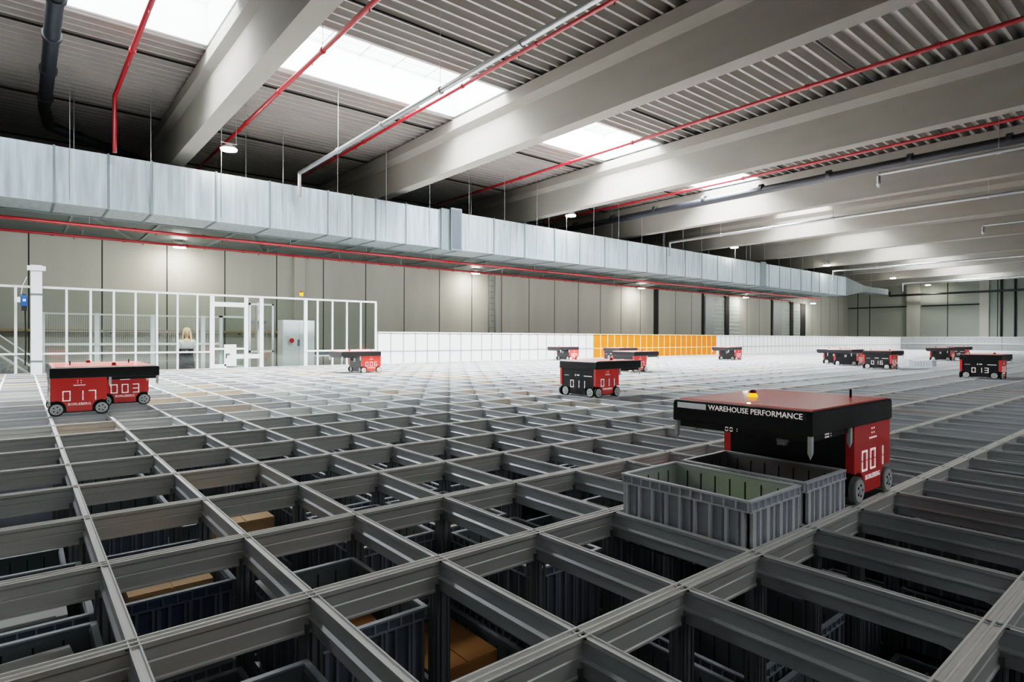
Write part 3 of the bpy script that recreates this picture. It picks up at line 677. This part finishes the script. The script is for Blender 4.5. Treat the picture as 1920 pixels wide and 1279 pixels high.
# gate with lock box
t = empty('partition_gate', (2.95, FY+.06, 0), label='white framed glass gate with a lock box and black lever', cat='gate')
MB().box(-.1, -.02, -.02, .02, 0, 1.38).box(.55, .6, -.02, .02, 0, 1.38).box(-.1, .6, -.02, .02, 1.33, 1.38).box(-.1, .6, -.02, .02, 0, .05).obj('gate_frame', WHT, t)
MB().box(-.02, .55, -.004, .004, .05, 1.33).obj('pane', GLASS, t)
MB().box(.0, .30, -.09, -.02, .05, .62).obj('lock_box', WPAN, t)
MB().box(.04, .055, -.12, -.09, .26, .38).box(.04, .13, -.12, -.105, .36, .378).obj('lever', RUB, t)
MB().box(.30, .95, -.07, -.03, .24, .36).obj('cross_panel', WPAN, t)
# equipment cabinet, beacon, column, stair, mesh fence
t = empty('control_cabinet', (5.27, 16.0, -.65), label='white control cabinet with red emergency button behind the glass', cat='cabinet')
MB().box(-.48, .48, 0, .45, 0, 1.98).obj('cabinet_body', WPAN, t, .01)
MB().box(-.47, -.01, -.02, 0, .05, 1.94).obj('door', WHT, t); MB().box(.01, .47, -.02, 0, .05, 1.94).obj('door', WHT, t)
MB().box(-.32, -.18, -.09, -.02, 1.35, 1.52).obj('switch_box', WHT, t)
MB().cyl((-.25, -.09, 1.37), (-.25, -.13, 1.37), .07, 16).obj('emergency_button', REDB, t)
MB().box(-.05, .02, -.03, -.015, 1.2, 1.4).obj('handle', GALD, t)
t = empty('signal_beacon', (5.0, FY, 1.94), label='orange signal beacon on top of the glass partition', cat='beacon')
MB().cyl((0, 0, 0), (0, 0, .06), .04, 12).obj('base', GALD, t); MB().cyl((0, 0, .06), (0, 0, .16), .05, 14).obj('lens', ORL, t); MB().cyl((0, 0, .16), (0, 0, .19), .05, 14).obj('cap', DRED, t)
t = empty('white_column', (-.92, FY-.2, 0), label='thick white square column with capped head in front of the glass', cat='column')
MB().box(-.10, .10, -.09, .09, -.02, 2.38).obj('shaft', WHT, t, .006)
MB().box(-.16, .16, -.11, .11, 2.26, 2.36).obj('head_plate', WHT, t)
MB().box(-.11, .11, -.1, .1, 1.72, 1.76).box(-.11, .11, -.1, .1, .26, .29).obj('clamp_band', GALD, t)
t = empty('lift_motor', (-1.13, FY-.2, 1.38), label='blue motor with black cable fixed beside the white column', cat='motor')
MB().box(-.06, .06, -.07, .07, .1, .32).cyl((0, 0, .32), (0, 0, .36), .035, 12).obj('motor_housing', BLUE, t, .01)
MB().box(-.045, .05, -.06, .06, 0, .1).obj('gear_box', RUB, t); MB().box(-.13, -.06, -.05, .05, .18, .29).box(-.02, .03, -.08, -.07, .2, .25).obj('terminal_box', WHT, t)
MB().tube([Vector((.02, 0, 0)), Vector((.03, 0, -.7)), Vector((.02, 0, -1.2))], .014, 8).obj('cable', RUB, t)
MB().tube([Vector((-.05, 0, .36)), Vector((-.02, 0, .55)), Vector((.05, 0, .74))], .008, 8).obj('strut', WHT, t)

t = empty('platform', (0, 0, -.65), label='pale platform floor behind the glass partition', cat='platform')
MB().box(-.78, 7.4, 15.25, 20.6, -.08, 0).obj('platform_deck', WPAN, t); 
t = empty('mesh_fence', (0, 17.0, -.65), label='white wire mesh fence behind the glass partition', cat='fence')
for a, b in ((-.75, .35), (.35, 1.61), (1.61, 2.86), (2.86, 3.35)):
    m = MB(); n = int((b-a)/.05)
    for k in range(n): x = a+.03+(b-a-.06)*k/n; m.box(x-.003, x+.003, -.003, .003, .1, 2.05)
    for z in (.12, .5, .8, 1.25, 1.6, 2.04): m.box(a, b, -.004, .004, z-.005, z+.005)
    m.obj('wire_panel', MESHW, t)
for x in (-.75, .35, 1.61, 2.86): MB().box(x-.055 if x > 0 else x-.03, x+.055 if x > 0 else x+.03, -.03, .03, 0, 2.08).obj('fence_post', WHT, t)
MB().box(-.75, 3.35, -.02, .02, 2.03, 2.07).box(-.75, 3.35, -.04, .0, 1.24, 1.3).obj('fence_rail', WHT, t)
t = empty('metal_stair', (-1.6, 16.8, -1.4), label='grey metal stair with sloping handrails at the left edge', cat='stair')
sl = lambda z0, th, y0, y1: MB().prism('y', [(-2.2, z0+1.9), (.75, z0-.65), (.75, z0-.65-th), (-2.2, z0+1.9-th)], y0, y1)
for y0 in (0, .9):
    for z in (2.28, 2.02, 1.80): sl(z, .03, y0, y0+.03).obj('hand_rail', WHT, t)
    sl(1.6, .2, y0, y0+.03).obj('stringer', STEPM, t)
spread_parts('tread', MB().box(0, .26, .03, .9, 0, .03), STEPM, t, [(-2.1+.24*k, 0, 3.2-.207*k) for k in range(12)])
MB().box(-.02, .02, 0, .03, 0, 2.2).box(-2.1, -2.06, 0, .03, 0, 3.9).obj('stair_post', WHT, t)
# frame with conveyor bits behind right panes
t = empty('service_lift', (4.25, 16.2, -.65), label='slim white lift frame beside the control cabinet', cat='lift')
MB().box(-.35, -.3, 0, .05, 0, 2.45).box(.3, .35, 0, .05, 0, 2.45).box(-.02, .02, .3, .34, 0, 2.5).box(-.35, .35, 0, .05, 1.02, 1.08).box(-.35, .35, 0, .05, 2.4, 2.45).obj('lift_frame', WHT, t)
MB().cyl((-.15, .02, 0), (-.15, .02, 2.4), .012, 8).cyl((.15, .02, 0), (.15, .02, 2.4), .012, 8).obj('guide_rod', SILV, t)
MB().box(-.28, .2, .1, .3, 1.86, 1.95).obj('lift_carriage', GALD, t)
t = empty('workbench', (6.3, 16.6, -.65), label='white workbench with low shelves behind the right end of the glass', cat='bench')
MB().box(-.7, .9, 0, .7, .86, .9).obj('bench_top', WHT, t)
for x in (-.68, .86):
    for y in (.02, .64): MB().box(x, x+.04, y, y+.04, 0, .86).obj('leg', WHT, t)
MB().box(-.66, .86, .05, .65, .3, .32).obj('shelf', WPAN, t)
o = MB().box(-.2, .2, -.14, .14, 0, .16).box(-.18, .18, -.145, -.14, .05, .12).obj('tool_case', DGREY); o.location = (6.4, 16.95, .25); tag(o, 'dark case on the workbench behind the glass', 'case')

# ------------------------------------------------------------------ person
def skin_obj(name, verts, edges, radii, m, parent, sub=2, root=0):
    me = bpy.data.meshes.new(name); me.from_pydata(verts, edges, []); me.materials.append(m)
    o = bpy.data.objects.new(name, me); COL.objects.link(o); o.parent = parent
    o.modifiers.new('skin', 'SKIN'); o.modifiers['skin'].use_smooth_shade = True
    sv = me.skin_vertices[0].data if me.skin_vertices else None
    if sv is None:
        bpy.context.view_layer.update(); sv = me.skin_vertices[0].data
    for i, r in enumerate(radii):
        sv[i].radius = (r, r) if not isinstance(r, tuple) else r
    sv[root].use_root = True
    s = o.modifiers.new('sub', 'SUBSURF'); s.levels = sub; s.render_levels = sub
    return o
def person(loc, rz):
    t = empty('person', loc, rz, label='blonde person in white blouse and dark skirt standing behind the glass partition', cat='person')
    V = []; E = []; R = []
    def v(p, r, par=None):
        V.append(p); R.append(r)
        if par is not None: E.append((par, len(V)-1))
        return len(V)-1
    pel = v((0, 0, .93), (.15, .10)); wa = v((0, 0, 1.06), (.115, .085), pel); ch_ = v((0, -.01, 1.24), (.14, .10), wa); up = v((0, .0, 1.35), (.10, .075), ch_)
    nk = v((0, 0, 1.42), .048, up); nk2 = v((0, -.01, 1.47), .046, nk); h1 = v((0, -.02, 1.53), (.066, .078), nk2); h2 = v((0, -.015, 1.60), (.078, .092), h1); h3 = v((0, -.01, 1.655), (.06, .07), h2)
    for s in (-1, 1):
        sh = v((s*.155, 0, 1.34), .052, up); el = v((s*.23, -.03, 1.10), .040, sh); fa = v((s*.17, -.17, 1.08), .034, el); wr = v((s*.09, -.27, 1.09), .024, fa); pa = v((s*.05, -.315, 1.085), (.032, .018), wr)
        for k in range(4):
            f1 = v((s*(.03-.012*k), -.345+.006*k, 1.105-.018*k), .0085, pa); f2 = v((s*(.008-.012*k), -.355+.006*k, 1.102-.018*k), .0075, f1)
        th = v((s*.045, -.31, 1.125), .010, pa); v((s*.025, -.33, 1.14), .0085, th)
        hp = v((s*.085, 0, .88), .085, pel); kn = v((s*.09, -.01, .49), .055, hp); an = v((s*.09, .02, .09), .036, kn); v((s*.095, -.12, .03), .03, an)
    skin_obj('body', V, E, R, SKIN, t)
    # face
    MB().ball((-.028, -.102, 1.595), .011, .006, .007, 0, 10, 6).ball((.028, -.102, 1.595), .011, .006, .007, 0, 10, 6).obj('eyes', EYE, t)
    MB().ball((0, -.108, 1.57), .011, .016, .02, 0, 10, 6).ball((-.077, -.01, 1.57), .01, .016, .025, 0, 8, 6).ball((.077, -.01, 1.57), .01, .016, .025, 0, 8, 6).obj('nose_and_ears', SKIN, t)
    MB().ball((0, -.097, 1.535), .024, .007, .007, 0, 10, 6).obj('mouth', LIP, t)
    # hair: cap with long sides over the shoulders
    hm = MB(); n = 28; rings = [(1.70, .03, .03), (1.69, .065, .07), (1.66, .088, .10), (1.60, .10, .115), (1.53, .108, .115), (1.46, .115, .105), (1.38, .125, .10), (1.30, .13, .095), (1.24, .11, .08)]
    vs = []
    for z, rx, ry in rings:
        for i in range(n+1):
            a = -PI/2+.72+(2*PI-1.44)*i/n if z < 1.655 else -PI/2+.12+(2*PI-.24)*i/n
            k = 1+.05*math.sin(9*a+z*20)
            vs.append((rx*k*math.cos(a), .012+ry*k*math.sin(a), z))
    hm.add(vs, [(j*(n+1)+i, j*(n+1)+i+1, (j+1)*(n+1)+i+1, (j+1)*(n+1)+i) for j in range(len(rings)-1) for i in range(n)], 0, True)
    hm.ball((0, .018, 1.64), .092, .098, .082, 0, 20, 12)
    h = hm.obj('hair', HAIR, t); sm = h.modifiers.new('t', 'SOLIDIFY'); sm.thickness = .02; sm.offset = 0
    # blouse
    V.clear(); E.clear(); R.clear()
    pel = v((0, 0, .98), (.15, .11)); ch_ = v((0, -.01, 1.22), (.16, .115), pel); up = v((0, 0, 1.34), (.115, .085), ch_); v((0, 0, 1.40), .06, up)
    for s in (-1, 1):
        sh = v((s*.16, 0, 1.345), .064, up); el = v((s*.235, -.03, 1.10), .054, sh); v((s*.15, -.19, 1.085), .044, el)
    skin_obj('blouse', V, E, R, BLOUSE, t)
    sk = MB(); prof = [(1.02, .135, .105), (.95, .165, .125), (.86, .18, .14), (.7, .19, .145), (.5, .19, .15)]; n = 24
    vs = [(rx*math.cos(2*PI*i/n), ry*math.sin(2*PI*i/n), z) for z, rx, ry in prof for i in range(n)]
    sk.add(vs, [(j*n+i, j*n+(i+1) % n, (j+1)*n+(i+1) % n, (j+1)*n+i) for j in range(len(prof)-1) for i in range(n)], 0, True)
    sk.obj('skirt', DGREY, t)
    MB().box(.045, .135, -.20, .07, 0, .06).box(-.135, -.045, -.20, .07, 0, .06).obj('shoes', RUB, t, .02)
    return t
d = Vector((CAM.x-2.33, CAM.y-16.4)); person((2.33, 16.4, -.65), math.atan2(d.y, d.x)+PI/2)
o = MB().add([(.34*(a/10-.5), -.05*math.sin(a*.9)-.02*math.cos(b*1.1), .26*b/8) for b in range(9) for a in range(11)], [(b*11+a, b*11+a+1, b*11+a+12, b*11+a+11) for b in range(8) for a in range(10)], 0, True).obj('folded_cloth', DGREY)
o.location = (2.33-.08, 16.4-.36, .24); o.rotation_euler.z = -.2; tag(o, 'dark grey folded jacket held by the person behind the glass', 'jacket'); o.modifiers.new('s', 'SOLIDIFY').thickness = .03

# ------------------------------------------------------------------ light, world, camera
w = bpy.data.worlds.new('world'); bpy.context.scene.world = w; w.use_nodes = True
w.node_tree.nodes['Background'].inputs[0].default_value = lin('#dfe8f5'); w.node_tree.nodes['Background'].inputs[1].default_value = .6
cam = bpy.data.cameras.new('camera'); co = bpy.data.objects.new('camera', cam); COL.objects.link(co)
cam.sensor_width = 36; cam.lens = 1110.15/1920*36; cam.clip_start = .02; cam.clip_end = 300
th, pit, roll = .8779, -.0049, .0029
F = Vector((math.cos(th)*math.cos(pit), math.sin(th)*math.cos(pit), math.sin(pit))); R = Vector((math.sin(th), -math.cos(th), 0)); U = R.cross(F)
R2 = R*math.cos(roll)+U*math.sin(roll); U2 = U*math.cos(roll)-R*math.sin(roll)
co.matrix_world = Matrix(((R2.x, U2.x, -F.x, CAM.x), (R2.y, U2.y, -F.y, CAM.y), (R2.z, U2.z, -F.z, CAM.z), (0, 0, 0, 1)))
sc = bpy.context.scene; sc.camera = co
sc.view_settings.view_transform = 'Filmic'; sc.view_settings.look = 'Medium High Contrast'; sc.view_settings.exposure = .35
sc.cycles.max_bounces = 8; sc.cycles.diffuse_bounces = 5; sc.cycles.glossy_bounces = 4; sc.cycles.transparent_max_bounces = 16
sc.cycles.sample_clamp_indirect = 6
